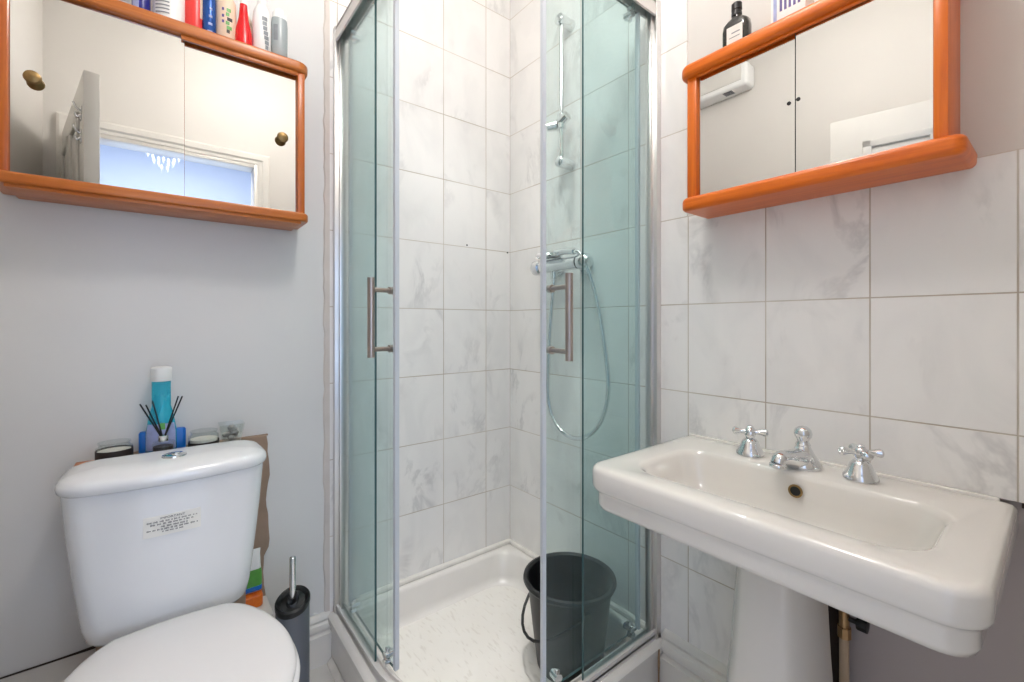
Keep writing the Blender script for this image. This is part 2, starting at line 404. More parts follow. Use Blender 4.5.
# ------------------------------------------------------------------ shower tray
def qring(Sx, a, R, w, rc, z, n0=8, n1=20):
    """quadrant outline: wall corner radius rc, wall offset w, curved front"""
    pts = []
    for i in range(n0+1):
        t = PI/2*i/n0; pts.append(Vector((-w-rc+rc*math.cos(t), -w-rc+rc*math.sin(t), z)))
    pts.append(Vector((-.3, -w, z)))
    for i in range(5):
        t = PI/2+PI/2*i/4; q = max(min(rc*.3, .03), .001); pts.append(Vector((-Sx+q+q*math.cos(t), -w-q+q*math.sin(t), z)))
    for i in range(n1+1):
        t = PI/2*i/n1; pts.append(Vector((-a-R*math.cos(t), -a-R*math.sin(t), z)))
    for i in range(5):
        t = -PI/2+PI/2*i/4; q = max(min(rc*.3, .03), .001); pts.append(Vector((-w-q+q*math.cos(t), -Sx+q+q*math.sin(t), z)))
    pts.append(Vector((-w, -.3, z)))
    return pts
a0 = .34
tray = thing('shower_tray', 'white quadrant shower tray with raised rim and textured floor in the tiled corner', 'shower tray', (-.4, -.4, 0))
b = NB()
loft(b, [qring(.745, a0, .405, .0005, .001, 0), qring(.745, a0, .405, .0005, .001, .118), qring(.752, a0, .412, .0005, .001, .122), qring(.753, a0, .413, .0005, .001, .142),
         qring(.748, a0, .408, .002, .002, .148), qring(.740, a0, .40, .004, .004, .150), qring(.688, a0, .348, .022, .05, .150), qring(.682, a0, .342, .03, .07, .147), qring(.676, a0, .336, .036, .085, .138),
         qring(.664, a0, .324, .05, .1, .070), qring(.655, a0, .315, .058, .1, .052), qring(.640, a0, .30, .072, .1, .045)], cap0=True, cap1=False)
link('tray_body', b, M['acrylic'], tray, angle=40)
b = NB(); r_ = qring(.640, a0, .30, .072, .1, .045); loft(b, [r_, qring(.60, a0, .26, .11, .08, .0445)], False, True)
link('tray_floor', b, M['tray_floor'], tray)
b = NB(); lathe(b, [(.001, 0), (.042, .0), (.045, .002), (.044, .004), (.03, .006), (.001, .007)], (-.50, -.50, .0448)); link('drain_cover', b, M['chrome'], tray)
b = NB(); tube(b, [(-.735, -.004, .156), (-.4, -.004, .156), (-.012, -.004, .156), (-.004, -.012, .156), (-.004, -.4, .156), (-.004, -.735, .156)], .011, 10); link('sealant_bead', b, M['bead'], tray)
b = NB()
def arcp(Rr, Sx, z, n=20, start=0): return [Vector((-Sx, -.026, z))]+[Vector((-a0-Rr*math.cos(PI/2*i/n), -a0-Rr*math.sin(PI/2*i/n), z)) for i in range(n+1)]+[Vector((-.036, -Sx, z))]
o1, o2 = arcp(.406, .746, 0), arcp(.420, .760, 0); 
loft(b, [[p, q, (q+Vector((0, 0, .006))), (p+Vector((0, 0, .02)))] for p, q in zip(o1, o2)])
link('floor_trim', b, M['bead'], tray)

b = NB(); tube(b, [(-.040, -.7535, .004), (-.0395, -.7530, .06), (-.040, -.7535, .10), (-.0395, -.7535, .142)], [.003, .0022, .0035, .0025], 8, smooth=3)
M['stain'] = plain('stained_sealant', srgb(196, 160, 122), .6, var=.3, vscale=40); link('stained_sealant', b, M['stain'], tray)
for x, z_ in ((-.218, 1.401), (-.014, 1.391)):
    b = NB(); lathe(b, [(.0001, .0), (.0035, .0), (.003, -.0015), (.0001, -.002)], (x, 0, z_), 'Y', 12); struct('wall_left', b, M['rubber'])
# ------------------------------------------------------------------ shower enclosure
SE, RE = .715, .375
ARC = RE*PI/2; TOT = 2*a0+ARC
def enc(s, off=0, z=0):
    if s < a0: return Vector((-SE+off, -s, z))
    if s < a0+ARC:
        t = (s-a0)/RE; r = RE-off; return Vector((-a0-r*math.cos(t), -a0-r*math.sin(t), z))
    return Vector((-(TOT-s), -SE+off, z))
def enc_n(s):
    return (enc(s, -.01)-enc(s, 0)).normalized()
def sweep(bm, s0, s1, o0, o1, z0, z1, n=24, mat=0):
    brk = sorted({s0, s1, *[s0+(s1-s0)*i/n for i in range(n+1)]})
    rings = [[enc(s, o0, z0), enc(s, o1, z0), enc(s, o1, z1), enc(s, o0, z1)] for s in brk]
    return loft(bm, rings, mat=mat)
encl = thing('shower_enclosure', 'curved green-tinted glass shower enclosure with two sliding doors slid open', 'shower enclosure', (-.55, -.55, .15))
ZB, ZT = .150, 2.045
for nm, s0, s1 in (('bottom_rail', .012, TOT-.012),):
    b = NB(); sweep(b, s0, s1, -.016, .016, ZB, ZB+.016, 40); sweep(b, s0, s1, -.016, -.009, ZB+.01, ZB+.028, 40); sweep(b, s0, s1, .006, .010, ZB+.01, ZB+.026, 40)
    link(nm, b, M['alu_white'], encl, angle=30)
b = NB(); sweep(b, .012, TOT-.012, -.018, -.012, ZT-.042, ZT, 40); sweep(b, .012, TOT-.012, -.018, .022, ZT-.006, ZT, 40); sweep(b, .012, TOT-.012, .016, .022, ZT-.032, ZT, 40)
link('top_rail', b, M['alu_white'], encl, angle=30)
for s, m in ((0, 1), (TOT, -1)):
    b = NB()
    if m == 1: box(b, -SE-.020, -SE+.018, -.022, 0, ZB, ZT+.008, .002); box(b, -SE-.008, -SE+.012, -.034, -.02, ZB, ZT, .001)
    else: box(b, -.022, 0, -SE-.020, -SE+.018, ZB, ZT+.008, .002); box(b, -.034, -.02, -SE-.008, -SE+.012, ZB, ZT, .001)
    link('wall_profile', b, M['alu'], encl)
def pane(name, s0, s1, off, z0, z1, parent, flip=False):
    """curved sheet of glass, 6 mm thick, with dark green cut edges"""
    b = NB(); n = 16; ss = [s0+(s1-s0)*i/n for i in range(n+1)]
    t = .006
    for (o_) in (off, off+t):
        ring = [[enc(s, o_, z0), enc(s, o_, z1)] for s in ss]; loft(b, ring, False, False, 0, closed=False)
    for s, e in ((s0, 1), (s1, 1)):
        vs = [b.verts.new(p) for p in (enc(s, off, z0), enc(s, off+t, z0), enc(s, off+t, z1), enc(s, off, z1))]; f = b.faces.new(vs); f.material_index = 1
    for z in (z0, z1):
        loft(b, [[enc(s, off, z), enc(s, off+t, z)] for s in ss], False, False, 1, closed=False)
    bmesh.ops.remove_doubles(b, verts=b.verts[:], dist=.0001)
    return link(name, b, [M['glass'], M['glass_edge']], parent)
pane('fixed_panel', .020, .320, -.003, ZB+.014, ZT-.012, encl)
pane('fixed_panel', TOT-.320, TOT-.020, -.003, ZB+.014, ZT-.012, encl)
def sdoor(sr, sf, mir):
    f = (lambda s: TOT-s) if mir else (lambda s: s)
    d = pane('sliding_door', min(f(sr), f(sf)), max(f(sr), f(sf)), .018, ZB+.030, ZT-.034, encl)
    e0, e1 = sorted((f(sf-.001), f(sf+.010)))
    b = NB(); sweep(b, e0, e1, .015, .027, ZB+.030, ZT-.034, 3); link('seal_strip', b, M['seal'], d)
    e0, e1 = sorted((f(sr-.004), f(sr+.004)))
    b = NB(); sweep(b, e0, e1, .014, .026, ZB+.030, ZT-.034, 3); link('seal_strip', b, M['seal'], d)
    sh = sf-.018; p = enc(f(sh), .018); n = enc_n(f(sh))
    b = NB(); q = p+n*(.078 if mir else .056)
    tube(b, [q+Vector((0, 0, 1.001)), q+Vector((0, 0, 1.207))], .0095, 20)
    for z in (1.022, 1.176):
        tube(b, [p+Vector((0, 0, z)), q+Vector((0, 0, z))], .0062, 14); tube(b, [p+Vector((0, 0, z))-n*.010, p+n*.006+Vector((0, 0, z))], .010, 16)
    link('door_handle', b, M['satin'], d)
    for z, dz in ((ZB+.05, -1), (ZT-.055, 1)):
        for s in (sf-.035, sr+.04):
            b = NB(); c = enc(f(s), .018)+Vector((0, 0, z)); nn = enc_n(f(s))
            tube(b, [c-nn*.016, c+nn*.010], .011, 16); tube(b, [c+nn*.012+Vector((0, 0, dz*.018)), c-nn*.004+Vector((0, 0, dz*.018))], .010, 16)
            box(b, c.x-.006, c.x+.006, c.y-.006, c.y+.006, c.z-.02, c.z+.02, .002)
            link('roller', b, M['chrome'], d)
sdoor(.055, .396, False)
sdoor(.060, .430, True)

# ------------------------------------------------------------------ shower fittings
rail = thing('shower_riser_rail', 'vertical chrome riser rail with empty handset holder on the tiled shower wall', 'shower rail', (0, -.366, 1.66))
b = NB(); tube(b, [(-.052, -.366, 1.665), (-.052, -.366, 2.175)], .0085, 18); link('rail_tube', b, M['chrome'], rail)
for z in (1.665, 2.172):
    b = NB(); tube(b, [(0, -.366, z), (-.066, -.366, z)], .019, 24); ball(b, (-.064, -.366, z), .019, .45); link('rail_bracket', b, M['chrome'], rail)
b = NB(); tube(b, [(-.052, -.395, 1.822), (-.052, -.335, 1.800)], .017, 22); tube(b, [(-.052, -.366, 1.785), (-.052, -.366, 1.835)], .015, 18)
tube(b, [(-.058, -.345, 1.80), (-.082, -.322, 1.795)], [.017, .014], 18); link('handset_holder', b, M['chrome'], rail)

mix = thing('shower_mixer_valve', 'chrome bar mixer shower valve with looping hose on the shower wall', 'shower mixer', (0, -.37, 1.29))
b = NB(); tube(b, [(-.06, -.275, 1.297), (-.06, -.455, 1.297)], .024, 28)
for y in (-.30, -.44): tube(b, [(0, y, 1.297), (-.008, y, 1.297)], .032, 24); tube(b, [(-.008, y, 1.297), (-.05, y, 1.297)], .015, 18)
tube(b, [(-.06, -.335, 1.28), (-.06, -.335, 1.25)], .012, 16)
link('valve_body', b, M['chrome'], mix)
for y0, y1 in ((-.270, -.222), (-.460, -.508)):
    b = NB(); s = 1 if y1 > y0 else -1
    lathe(b, [(.022, 0), (.027, .004*s), (.029, .012*s), (.027, .034*s), (.018, .046*s), (.003, .05*s)], (-.06, y0, 1.297), 'Y', 28); link('control_knob', b, M['chrome'], mix)
b = NB(); tube(b, [(-.06, -.335, 1.25), (-.065, -.325, 1.12), (-.06, -.305, .95), (-.05, -.296, .80), (-.045, -.345, .710), (-.04, -.44, .690), (-.04, -.53, .755), (-.04, -.568, .88), (-.045, -.545, 1.08), (-.055, -.515, 1.22), (-.075, -.485, 1.315), (-.08, -.45, 1.333)], .0075, 12, smooth=8)
link('hose', b, M['chrome'], mix)
b = NB(); lathe(b, [(.003, 0), (.045, .001), (.050, .006), (.046, .014), (.028, .022), (.003, .026)], (-.085, -.335, 1.322), 'Z', 30)
tube(b, [(-.082, -.36, 1.336), (-.08, -.41, 1.338), (-.08, -.455, 1.333)], [.012, .011, .012], 16, smooth=4); link('handset', b, M['chrome'], mix)

# bucket
bk = thing('bucket', 'black plastic bucket standing in the shower tray behind the right door', 'bucket', (-.185, -.535, .045))
c = (-.185, -.535, .045)
b = NB(); lathe(b, [(.001, .001), (.098, .0), (.100, .004), (.112, .10), (.129, .252), (.140, .252), (.143, .258), (.141, .266), (.133, .268), (.127, .262), (.110, .10), (.097, .008), (.001, .007)], c, 'Z', 48)
link('bucket_body', b, M['black'], bk)
b = NB()
n_ = Vector((-.80, .35, 0)).normalized(); t_ = Vector((-n_.y, n_.x, 0)); cc = Vector(c)
pts = []
for i in range(15):
    a = PI*i/14; pts.append(cc+t_*.135*math.cos(a)+n_*(.145*math.sin(a)**.8 if 0 < i < 14 else 0)+Vector((0, 0, .222-.105*math.sin(a))))
tube(b, pts, .0045, 10); link('bucket_handle', b, M['black'], bk)
for s in (-1, 1):
    b = NB(); p = cc+t_*.131*s+Vector((0, 0, .222)); tube(b, [p-t_*.006*s, p+t_*.010*s], .012, 14); link('handle_lug', b, M['black'], bk)

# ------------------------------------------------------------------ mirror cabinets
def T(swap):   # maps (u along wall, d out of wall) to world
    return (lambda x0, x1, d0, d1: (x0, x1, -d1, -d0)) if not swap else (lambda x0, x1, d0, d1: (-d1, -d0, x0, x1))
lc = thing('mirror_cabinet', 'pine-framed cabinet with two sliding mirrors above the toilet', 'cabinet', (-1.146, 0, 1.38))
b = NB(); slab(b, -1.457, -.838, -.135, .003, 1.808, 1.838, [.03, .03, .001, .001], .008); link('top_board', b, M['wood_l'], lc)
b = NB(); slab(b, -1.457, -.838, -.135, .003, 1.381, 1.406, [.025, .025, .001, .001], .006); box(b, -1.43, -.860, -.128, -.004, 1.374, 1.382, .001); link('bottom_board', b, M['wood_l'], lc)
b = NB(); box(b, -1.135, -.868, -.126, -.119, 1.797, 1.809, .001); box(b, -1.42, -.868, -.108, -.1, 1.80, 1.809, .001); link('door_track', b, M['wood_l'], lc)
for x0, x1 in ((-1.443, -1.424), (-.868, -.849)):
    b = NB(); box(b, x0, x1, -.125, .003, 1.405, 1.809, .0025); link('side_panel', b, M['wood_lv'], lc)
b = NB(); box(b, -1.424, -.868, -.008, .002, 1.405, 1.809); link('back_panel', b, M['offwhite'], lc)
for x0, x1, y, kx in ((-1.4235, -1.128, -.116, -1.388), (-1.142, -.8685, -.109, -.907)):
    b = NB(); box(b, x0, x1, y, y+.005, 1.407, 1.806, .0006, seg=1); d = link('mirror_door', b, M['mirror'], lc, smooth=False)
    b = NB(); lathe(b, [(.006, 0), (.006, -.006), (.011, -.010), (.0145, -.016), (.0125, -.022), (.005, -.025), (.001, -.0252)], (kx, y, 1.611), 'Y', 24); k = link('knob', b, M['brass'], d)
rc = thing('mirror_cabinet', 'orange pine cabinet with two sliding mirrors above the washbasin', 'cabinet', (0, -1.135, 1.37))
b = NB(); slab(b, -.138, .007, -1.390, -.872, 1.709, 1.742, [.03, .001, .001, .03], .011); link('top_board', b, M['wood_r'], rc)
b = NB(); slab(b, -.130, .007, -1.389, -.873, 1.374, 1.409, [.02, .001, .001, .02], .011); link('bottom_board', b, M['wood_r'], rc)
b = NB(); box(b, -.108, -.10, -1.349, -.915, 1.700, 1.710, .001); box(b, -.124, -.119, -1.349, -.915, 1.703, 1.710, .001); link('door_track', b, M['wood_r'], rc)
for y0, y1 in ((-.914, -.889), (-1.367, -1.348)):
    b = NB(); box(b, -.122, .007, y0, y1, 1.408, 1.710, .003); link('side_panel', b, M['wood_rv'], rc)
b = NB(); box(b, -.004, .0, -1.349, -.914, 1.408, 1.71); link('back_panel', b, M['offwhite'], rc)
for y0, y1, x, hy in ((-1.133, -.9155, -.111, -1.119), (-1.3475, -1.1335, -.116, -1.1385)):
    b = NB(); box(b, x, x+.005, y0, y1, 1.410, 1.708, .0006, seg=1); d = link('mirror_door', b, [M['mirror']], rc, smooth=False)
    b = NB(); box(b, x+.0005, x+.0045, y0-.0016 if y0 < -1.2 else y0-.0016, y0-.0001, 1.410, 1.708) if y0 > -1.2 else box(b, x+.0005, x+.0045, y1+.0001, y1+.0016, 1.410, 1.708)
    link('mirror_edge', b, M['rubber'], d)
    b = NB(); lathe(b, [(.0035, 0), (.004, -.0012), (.001, -.0018)], (x, hy, 1.563), 'X', 16); link('finger_hole', b, M['rubber'], d)

# ------------------------------------------------------------------ toiletries
def cont(name, label, cat, loc, parts, group=None):
    t = thing(name, label, cat, loc, group)
    for (pn, prof, mat, sx, sy) in parts:
        b = NB(); lathe(b, prof, loc, 'Z', 28, sx, sy); link(pn, b, mat, t)
    return t
def patch(t, name, prof, a0_, a1_, mat, sx=1, sy=1):
    b = NB(); sector(b, prof, tuple(t.location), a0_, a1_, sx, sy); return link(name, b, mat, t)
F_ = -PI/2    # faces the room from the left wall
GL = 'toiletries on the cabinet above the toilet'
z = 1.838; y = -.075
t = cont('toiletry_bottle', 'navy blue bottle, leftmost on the cabinet above the toilet', 'bottle', (-1.213, y, z), [('bottle_body', [(.001, 0), (.017, 0), (.018, .004), (.018, .12), (.012, .135), (.001, .136)], M['navy'], 1, 1), ('cap', [(.011, .135), (.011, .165), (.001, .167)], M['white_p'], 1, 1)], GL)
patch(t, 'label', [(.018, .02), (.018, .10)], F_-1.0, F_-.2, M['lilac'])
t = cont('toiletry_tub', 'wide white container with fine grey stripes, beside the navy bottle', 'tub', (-1.158, y, z), [('tub_body', [(.001, 0), (.029, 0), (.033, .004), (.034, .11), (.028, .125), (.001, .126)], M['white_p'], 1, .9), ('cap', [(.022, .125), (.022, .15), (.001, .152)], M['white_p'], 1, 1)], GL)
for i in range(6):
    patch(t, 'printed_stripe', [(.034, .022+i*.009), (.034, .0245+i*.009)], F_-.9, F_+.0, M['ltgrey'], 1, .9)
t = cont('toiletry_tube', 'coral red tube with a green band at its foot', 'tube', (-1.106, y, z), [('tube_body', [(.001, .018), (.021, .018), (.0225, .03), (.024, .14), (.003, .16)], M['coral'], 1, .85), ('cap', [(.001, 0), (.018, 0), (.0205, .003), (.0215, .018), (.001, .0185)], M['green'], 1, .85)], GL)
patch(t, 'label', [(.0228, .045), (.0237, .12)], F_+.5, F_+.95, M['peach'], 1, .85)
t = cont('spray_can', 'slim dark blue can with pale streaks, right of the coral tube', 'can', (-1.075, y-.01, z), [('can_body', [(.001, 0), (.014, 0), (.0155, .003), (.0155, .13), (.011, .14), (.001, .141)], M['dblue'], 1, 1), ('cap', [(.0125, .14), (.0125, .165), (.001, .168)], M['white_p'], 1, 1)], GL)
for i in range(4): patch(t, 'printed_streak', [(.0155, .012+i*.02), (.0155, .018+i*.02)], F_-.3+.1*i, F_+.4, M['lilac'])
t = cont('toiletry_bottle', 'peach bottle with a green leafy print', 'bottle', (-1.037, y, z), [('bottle_body', [(.001, 0), (.022, 0), (.0245, .004), (.0245, .12), (.016, .138), (.001, .139)], M['peach'], 1, .8), ('cap', [(.014, .138), (.014, .16), (.001, .162)], M['white_p'], 1, 1)], GL)
for k, (za, w, o_) in enumerate(((.03, .30, .15), (.04, .5, .25), (.052, .35, .1), (.063, .5, .3), (.075, .32, .1), (.087, .4, .2))): patch(t, 'leaf_print', [(.0247, za), (.0247, za+.009)], F_+o_-w/2, F_+o_+w/2, M['green'] if k % 3 else M['dlabel'], 1, .8)
for za in (.055, .07, .088): patch(t, 'printed_mark', [(.0247, za), (.0247, za+.007)], F_-.42, F_-.22, M['purple'], 1, .8)
t = cont('toiletry_bottle', 'bright red bottle with narrow neck and white foot', 'bottle', (-.996, y-.005, z), [('bottle_body', [(.001, .006), (.0205, .006), (.0215, .03), (.0195, .055), (.012, .09), (.0085, .13), (.001, .131)], M['red'], 1, .9), ('foot', [(.001, 0), (.019, 0), (.0205, .002), (.0205, .006), (.001, .0065)], M['white_p'], 1, .9), ('cap', [(.009, .13), (.009, .15), (.001, .151)], M['white_p'], 1, 1)], GL)
t = cont('toiletry_bottle', 'amber and white bottle half hidden behind the red one', 'bottle', (-.985, -.03, z), [('bottle_body', [(.001, 0), (.018, 0), (.019, .003), (.019, .11), (.011, .13), (.001, .131)], M['peach'], 1, .8), ('cap', [(.01, .13), (.01, .15), (.001, .151)], M['white_p'], 1, 1)], GL)
t = cont('toiletry_bottle', 'white bottle with grey leaf shaped print, next to the frosted one', 'bottle', (-.951, y, z), [('bottle_body', [(.001, 0), (.021, 0), (.0235, .004), (.024, .10), (.021, .13), (.012, .15), (.001, .151)], M['white_p'], 1, .8), ('cap', [(.011, .15), (.011, .17), (.001, .171)], M['white_p'], 1, 1)], GL)
for i in range(7): patch(t, 'leaf_print', [(.0238, .022+i*.013), (.0240, .033+i*.013)], F_+.25-.06*i, F_+.60-.02*i+.1*math.sin(i), M['ltgrey'], 1, .8)
t = cont('toiletry_bottle', 'frosted grey bottle with white domed cap, rightmost on the cabinet above the toilet', 'bottle', (-.906, y, z), [('bottle_body', [(.001, 0), (.0195, 0), (.021, .003), (.0215, .11), (.020, .128), (.001, .129)], M['trgrey'], 1, .85), ('cap', [(.0195, .128), (.018, .145), (.011, .157), (.001, .161)], M['white_p'], 1, .85)], GL)
patch(t, 'label', [(.0211, .06), (.0214, .105)], F_-.9, F_-.35, M['ltgrey'], 1, .85)
# right cabinet
z = 1.742
t = thing('flask_bottle', 'dark flask-shaped bottle with black cap on the orange cabinet', 'bottle', (-.06, -.985, z))
b = NB(); loft(b, [rr(-.06-w, -.06+w, -.985-l, -.985+l, min(w, .012)*.95, z+h) for w, l, h in ((.014, .030, 0), (.016, .032, .003), (.016, .032, .07), (.0155, .030, .084), (.013, .022, .093), (.010, .012, .098), (.0095, .0105, .11))]); link('flask_body', b, M['amber'], t)
b = NB(); lathe(b, [(.012, .104), (.012, .112), (.0105, .113), (.0105, .117), (.012, .118), (.012, .133), (.010, .135), (.001, .135)], (-.06, -.985, z)); link('cap', b, M['black'], t)
b = NB(); box(b, -.0768, -.0758, -1.006, -.968, z+.008, z+.074, .0003, seg=1); l_ = link('label', b, M['paper'], t)
b = NB(); box(b, -.0772, -.0767, -1.000, -.980, z+.055, z+.058); box(b, -.0772, -.0767, -1.000, -.974, z+.045, z+.047); link('printed_line', b, M['ltgrey'], l_)
t = thing('toiletry_box', 'pale box with purple lettering marks, right of the dark flask', 'box', (-.06, -1.11, z))
b = NB(); box(b, -.085, -.035, -1.142, -1.072, z, z+.11, .002); link('carton', b, M['white_p'], t)
for i in range(5):
    b = NB(); box(b, -.0856, -.0849, -1.096-i*.009, -1.091-i*.009, z+.045, z+.085); link('printed_stripe', b, M['purple'], t)
b = NB(); box(b, -.0855, -.0849, -1.085, -1.078, z+.02, z+.10); link('printed_band', b, M['lilac'], t)

# things on the boxed shelf behind the cistern
z = .757
def jar(name, label, x, y, r, h, band, fill):
    t = thing(name, label, 'candle jar', (x, y, z), 'candle jars behind the cistern')
    b = NB(); lathe(b, [(.001, 0), (r-.002, 0), (r, .003), (r, h*.72), (r*.86, h*.82), (r*.84, h*.9), (r*.9, h*.94), (r*.9, h), (r*.84, h), (r*.8, h*.9), (r*.82, h*.82), (r-.003, h*.70), (r-.003, .006), (.001, .006)], (x, y, z), 'Z', 36); link('jar_glass', b, M['clear'], t)
    b = NB(); lathe(b, [(.001, .006), (r-.0034, .006), (r-.0034, h*.55), (.001, h*.56)], (x, y, z), 'Z', 30); link('candle_wax', b, fill, t)
    b = NB(); lathe(b, [(r+.0006, h*.12), (r+.0006, h*band), (r+.0001, h*band), (r+.0001, h*.12)], (x, y, z), 'Z', 36, cap=False); link('label_band', b, M['dlabel'], t)
    return t
jar('candle_jar', 'clear glass candle jar with dark label, left of the blue bottle', -1.263, -.060, .0345, .046, .62, M['wax'])
jar('candle_jar', 'clear glass candle jar with dark label, beside the tapered tumbler', -1.085, -.062, .034, .047, .42, M['wax'])
t = thing('glass_tumbler', 'square tapered glass holding crumpled foil, nearest the shower behind the cistern', 'glass', (-1.022, -.05, z))
b = NB(); loft(b, [rr(-1.022-w, -1.022+w, -.05-w, -.05+w, .006, z+h) for w, h in ((.019, 0), (.021, .003), (.030, .056), (.0275, .056), (.019, .008), (.001, .007))], True, True); link('tumbler_glass', b, M['clear'], t)
b = NB()
for i in range(16):
    a = random.random()*6.28; q = random.random()*.014; ball(b, (-1.022+q*math.cos(a), -.05+q*math.sin(a), z+.014+random.random()*.03), .009, 1, .7, .8, 8)
o = link('foil_filling', b, M['foil'], t, smooth=False)
t = thing('gel_bottle', 'cyan gel bottle with white cap standing behind the reed diffuser', 'bottle', (-1.174, -.045, z))
c = (-1.174, -.045, z)
b = NB(); lathe(b, [(.001, 0), (.030, 0), (.032, .004), (.0315, .055), (.027, .085), (.0235, .105), (.0195, .12), (.0195, .188), (.017, .19), (.001, .19)], c, 'Z', 30, 1, .62); link('bottle_body', b, M['cyan'], t)
b = NB(); lathe(b, [(.0212, .184), (.0218, .186), (.0218, .217), (.0195, .220), (.001, .221)], c, 'Z', 30); link('cap', b, M['white_p'], t)
patch(t, 'label', [(.0322, .01), (.0317, .055), (.0285, .076)], F_-1.2, F_+1.1, M['lilac'], 1, .62)
patch(t, 'label_dot', [(.0312, .062), (.0285, .078)], F_-.1, F_+.25, M['green'], 1, .62)
t = thing('cleaner_tub', 'flat bright blue plastic tub standing behind the reed diffuser', 'tub', (-1.171, -.012, z))
b = NB(); loft(b, [rr(-1.220, -1.122, -.0215, -.003, .008, z+h) for h in (0, .048)]+[rr(-1.217, -1.125, -.0195, -.005, .006, z+.052)]); link('tub_body', b, M['blue'], t)
b = NB(); loft(b, [rr(-1.195, -1.150, -.0185, -.006, .005, z+h) for h in (.052, .056)]); link('lid', b, M['dblue'], t)
# reed diffuser stands on the back of the cistern lid
t = thing('reed_diffuser', 'small glass reed diffuser with black sticks directly behind the flush button', 'reed diffuser', (-1.170, -.089, .757))
c = (-1.170, -.089, .757)
b = NB(); lathe(b, [(.001, 0), (.0215, 0), (.0225, .002), (.0225, .034), (.020, .038), (.008, .039), (.001, .039)], c, 'Z', 28); link('diffuser_glass', b, M['clear'], t)
b = NB(); lathe(b, [(.001, .002), (.020, .002), (.020, .026), (.001, .026)], c, 'Z', 24); link('scented_oil', b, M['dlabel'], t)
b = NB(); lathe(b, [(.0095, .038), (.0105, .040), (.0105, .052), (.009, .053), (.001, .053)], c, 'Z', 20); link('collar', b, M['chrome'], t)
for dx, dy, h in ((-.045, .0, .135), (-.034, .008, .131), (-.021, -.006, .141), (.030, .0, .147), (.038, -.006, .147)):
    b = NB(); tube(b, [(c[0], c[1], c[2]+.04), (c[0]+dx, c[1]+dy, c[2]+h)], .0017, 8); link('reed', b, M['rubber'], t)
# wipes packet and wooden offcut on the lower ledge
t = thing('wipes_packet', 'soft white packet with green and blue print wedged beside the cistern', 'packet', (-.972, -.046, .320))
b = NB()
prof = [(.000, .022, .002), (.008, .025, .009), (.04, .025, .011), (.08, .022, .010), (.108, .021, .007), (.122, .022, .0012)]
loft(b, [rr(-.972-w, -.972+w, -.046-d, -.046+d, min(d, w)*.9, .320+h, 4) for h, w, d in prof]); link('packet_body', b, M['white_p'], t)
for (h0, h1, m_) in ((.006, .020, 'blue'), (.020, .068, 'green')):
    b = NB(); loft(b, [rr(-.972-w-.0006, -.972+w+.0006, -.046-d-.0006, -.046+d+.0006, d*.9, .320+h, 4) for h, w, d in ((h0, .0250, .0090 if h0 < .01 else .0105), ((h0+h1)/2, .0252, .0112), (h1, .0232 if h1 > .05 else .0252, .0106))], False, False); link('printed_band', b, M[m_], t)
b = NB(); loft(b, [[Vector((-1.05, -.13+d, .287)), Vector((-.946+d, -.124, .300)), Vector((-.945, -.10, .300)), Vector((-1.05, -.105, .287)),] for d in (0,)]+[[Vector((-1.05, -.13, .302)), Vector((-.946, -.124, .315)), Vector((-.945, -.10, .315)), Vector((-1.05, -.105, .302))]])
b.free(); b = NB(); slab(b, -1.05, -.946, -.072, -.024, .2855, .3195, [.004, .012, .004, .004], .004)
o = link('wood_offcut', b, M['wood_r']); o['label'] = 'orange varnished wood offcut lying on the ledge under the packet'; o['category'] = 'wood block'

# ------------------------------------------------------------------ toilet
wc = thing('toilet', 'white close-coupled toilet with closed lid and push-button cistern', 'toilet', (-1.15, -.45, 0))
def cring(x0, x1, y0, y1, rf, rb, z, bow=.012, n=7, m=8):
    """cistern outline: bowed front edge, rounded corners"""
    pts = []
    def yb(x): t = (x-(x0+x1)/2)/((x1-x0)/2); return y0+bow*t*t
    for i in range(n+1):
        a = PI+PI/2*i/n; pts.append(Vector((x0+rf+rf*math.cos(a), y0+bow+rf+rf*math.sin(a), z)))
    for i in range(1, m):
        x = x0+rf+(x1-x0-2*rf)*i/m; pts.append(Vector((x, y0+bow*(abs((x-(x0+x1)/2)/((x1-x0)/2-rf))**2), z)))
    for i in range(n+1):
        a = 1.5*PI+PI/2*i/n; pts.append(Vector((x1-rf+rf*math.cos(a), y0+bow+rf+rf*math.sin(a), z)))
    for i in range(n+1):
        a = PI/2*i/n; pts.append(Vector((x1-rb+rb*math.cos(a), y1-rb+rb*math.sin(a), z)))
    for i in range(n+1):
        a = PI/2+PI/2*i/n; pts.append(Vector((x0+rb+rb*math.cos(a), y1-rb+rb*math.sin(a), z)))
    return pts
CX = -1.153
b = NB(); rings = []
for h, w, y0 in ((.405, .125, -.235), (.408, .140, -.248), (.418, .148, -.256), (.45, .1545, -.262), (.55, .166, -.267), (.65, .176, -.271), (.740, .183, -.273)):
    rings.append(cring(CX-w, CX+w, y0, -.125, .045 if h > .41 else .04, .02, h))
loft(b, rings); link('cistern', b, M['ceramic'], wc, angle=50)
b = NB(); rings = []
for h, g in ((.738, -.002), (.7385, .006), (.743, .0105), (.752, .0125), (.760, .011), (.767, .005), (.773, -.006), (.778, -.022), (.781, -.045), (.7815, -.06)):
    w = .179+g; rings.append(cring(CX-w, CX+w, -.275-g, -.118+g*.3, max(.05+g, .008), max(.022+g*.3, .003), h, .014))
loft(b, rings); link('cistern_lid', b, M['ceramic'], wc, angle=60)
b = NB(); lathe(b, [(.001, .7795), (.0225, .7795), (.024, .7815), (.0235, .7845), (.020, .786), (.001, .7855)], (-1.15, -.203, 0), 'Z', 32)
lathe(b, [(.001, .7857), (.009, .7857), (.008, .788), (.001, .789)], (-1.147, -.203, 0), 'Z', 20); link('flush_button', b, M['chrome'], wc)
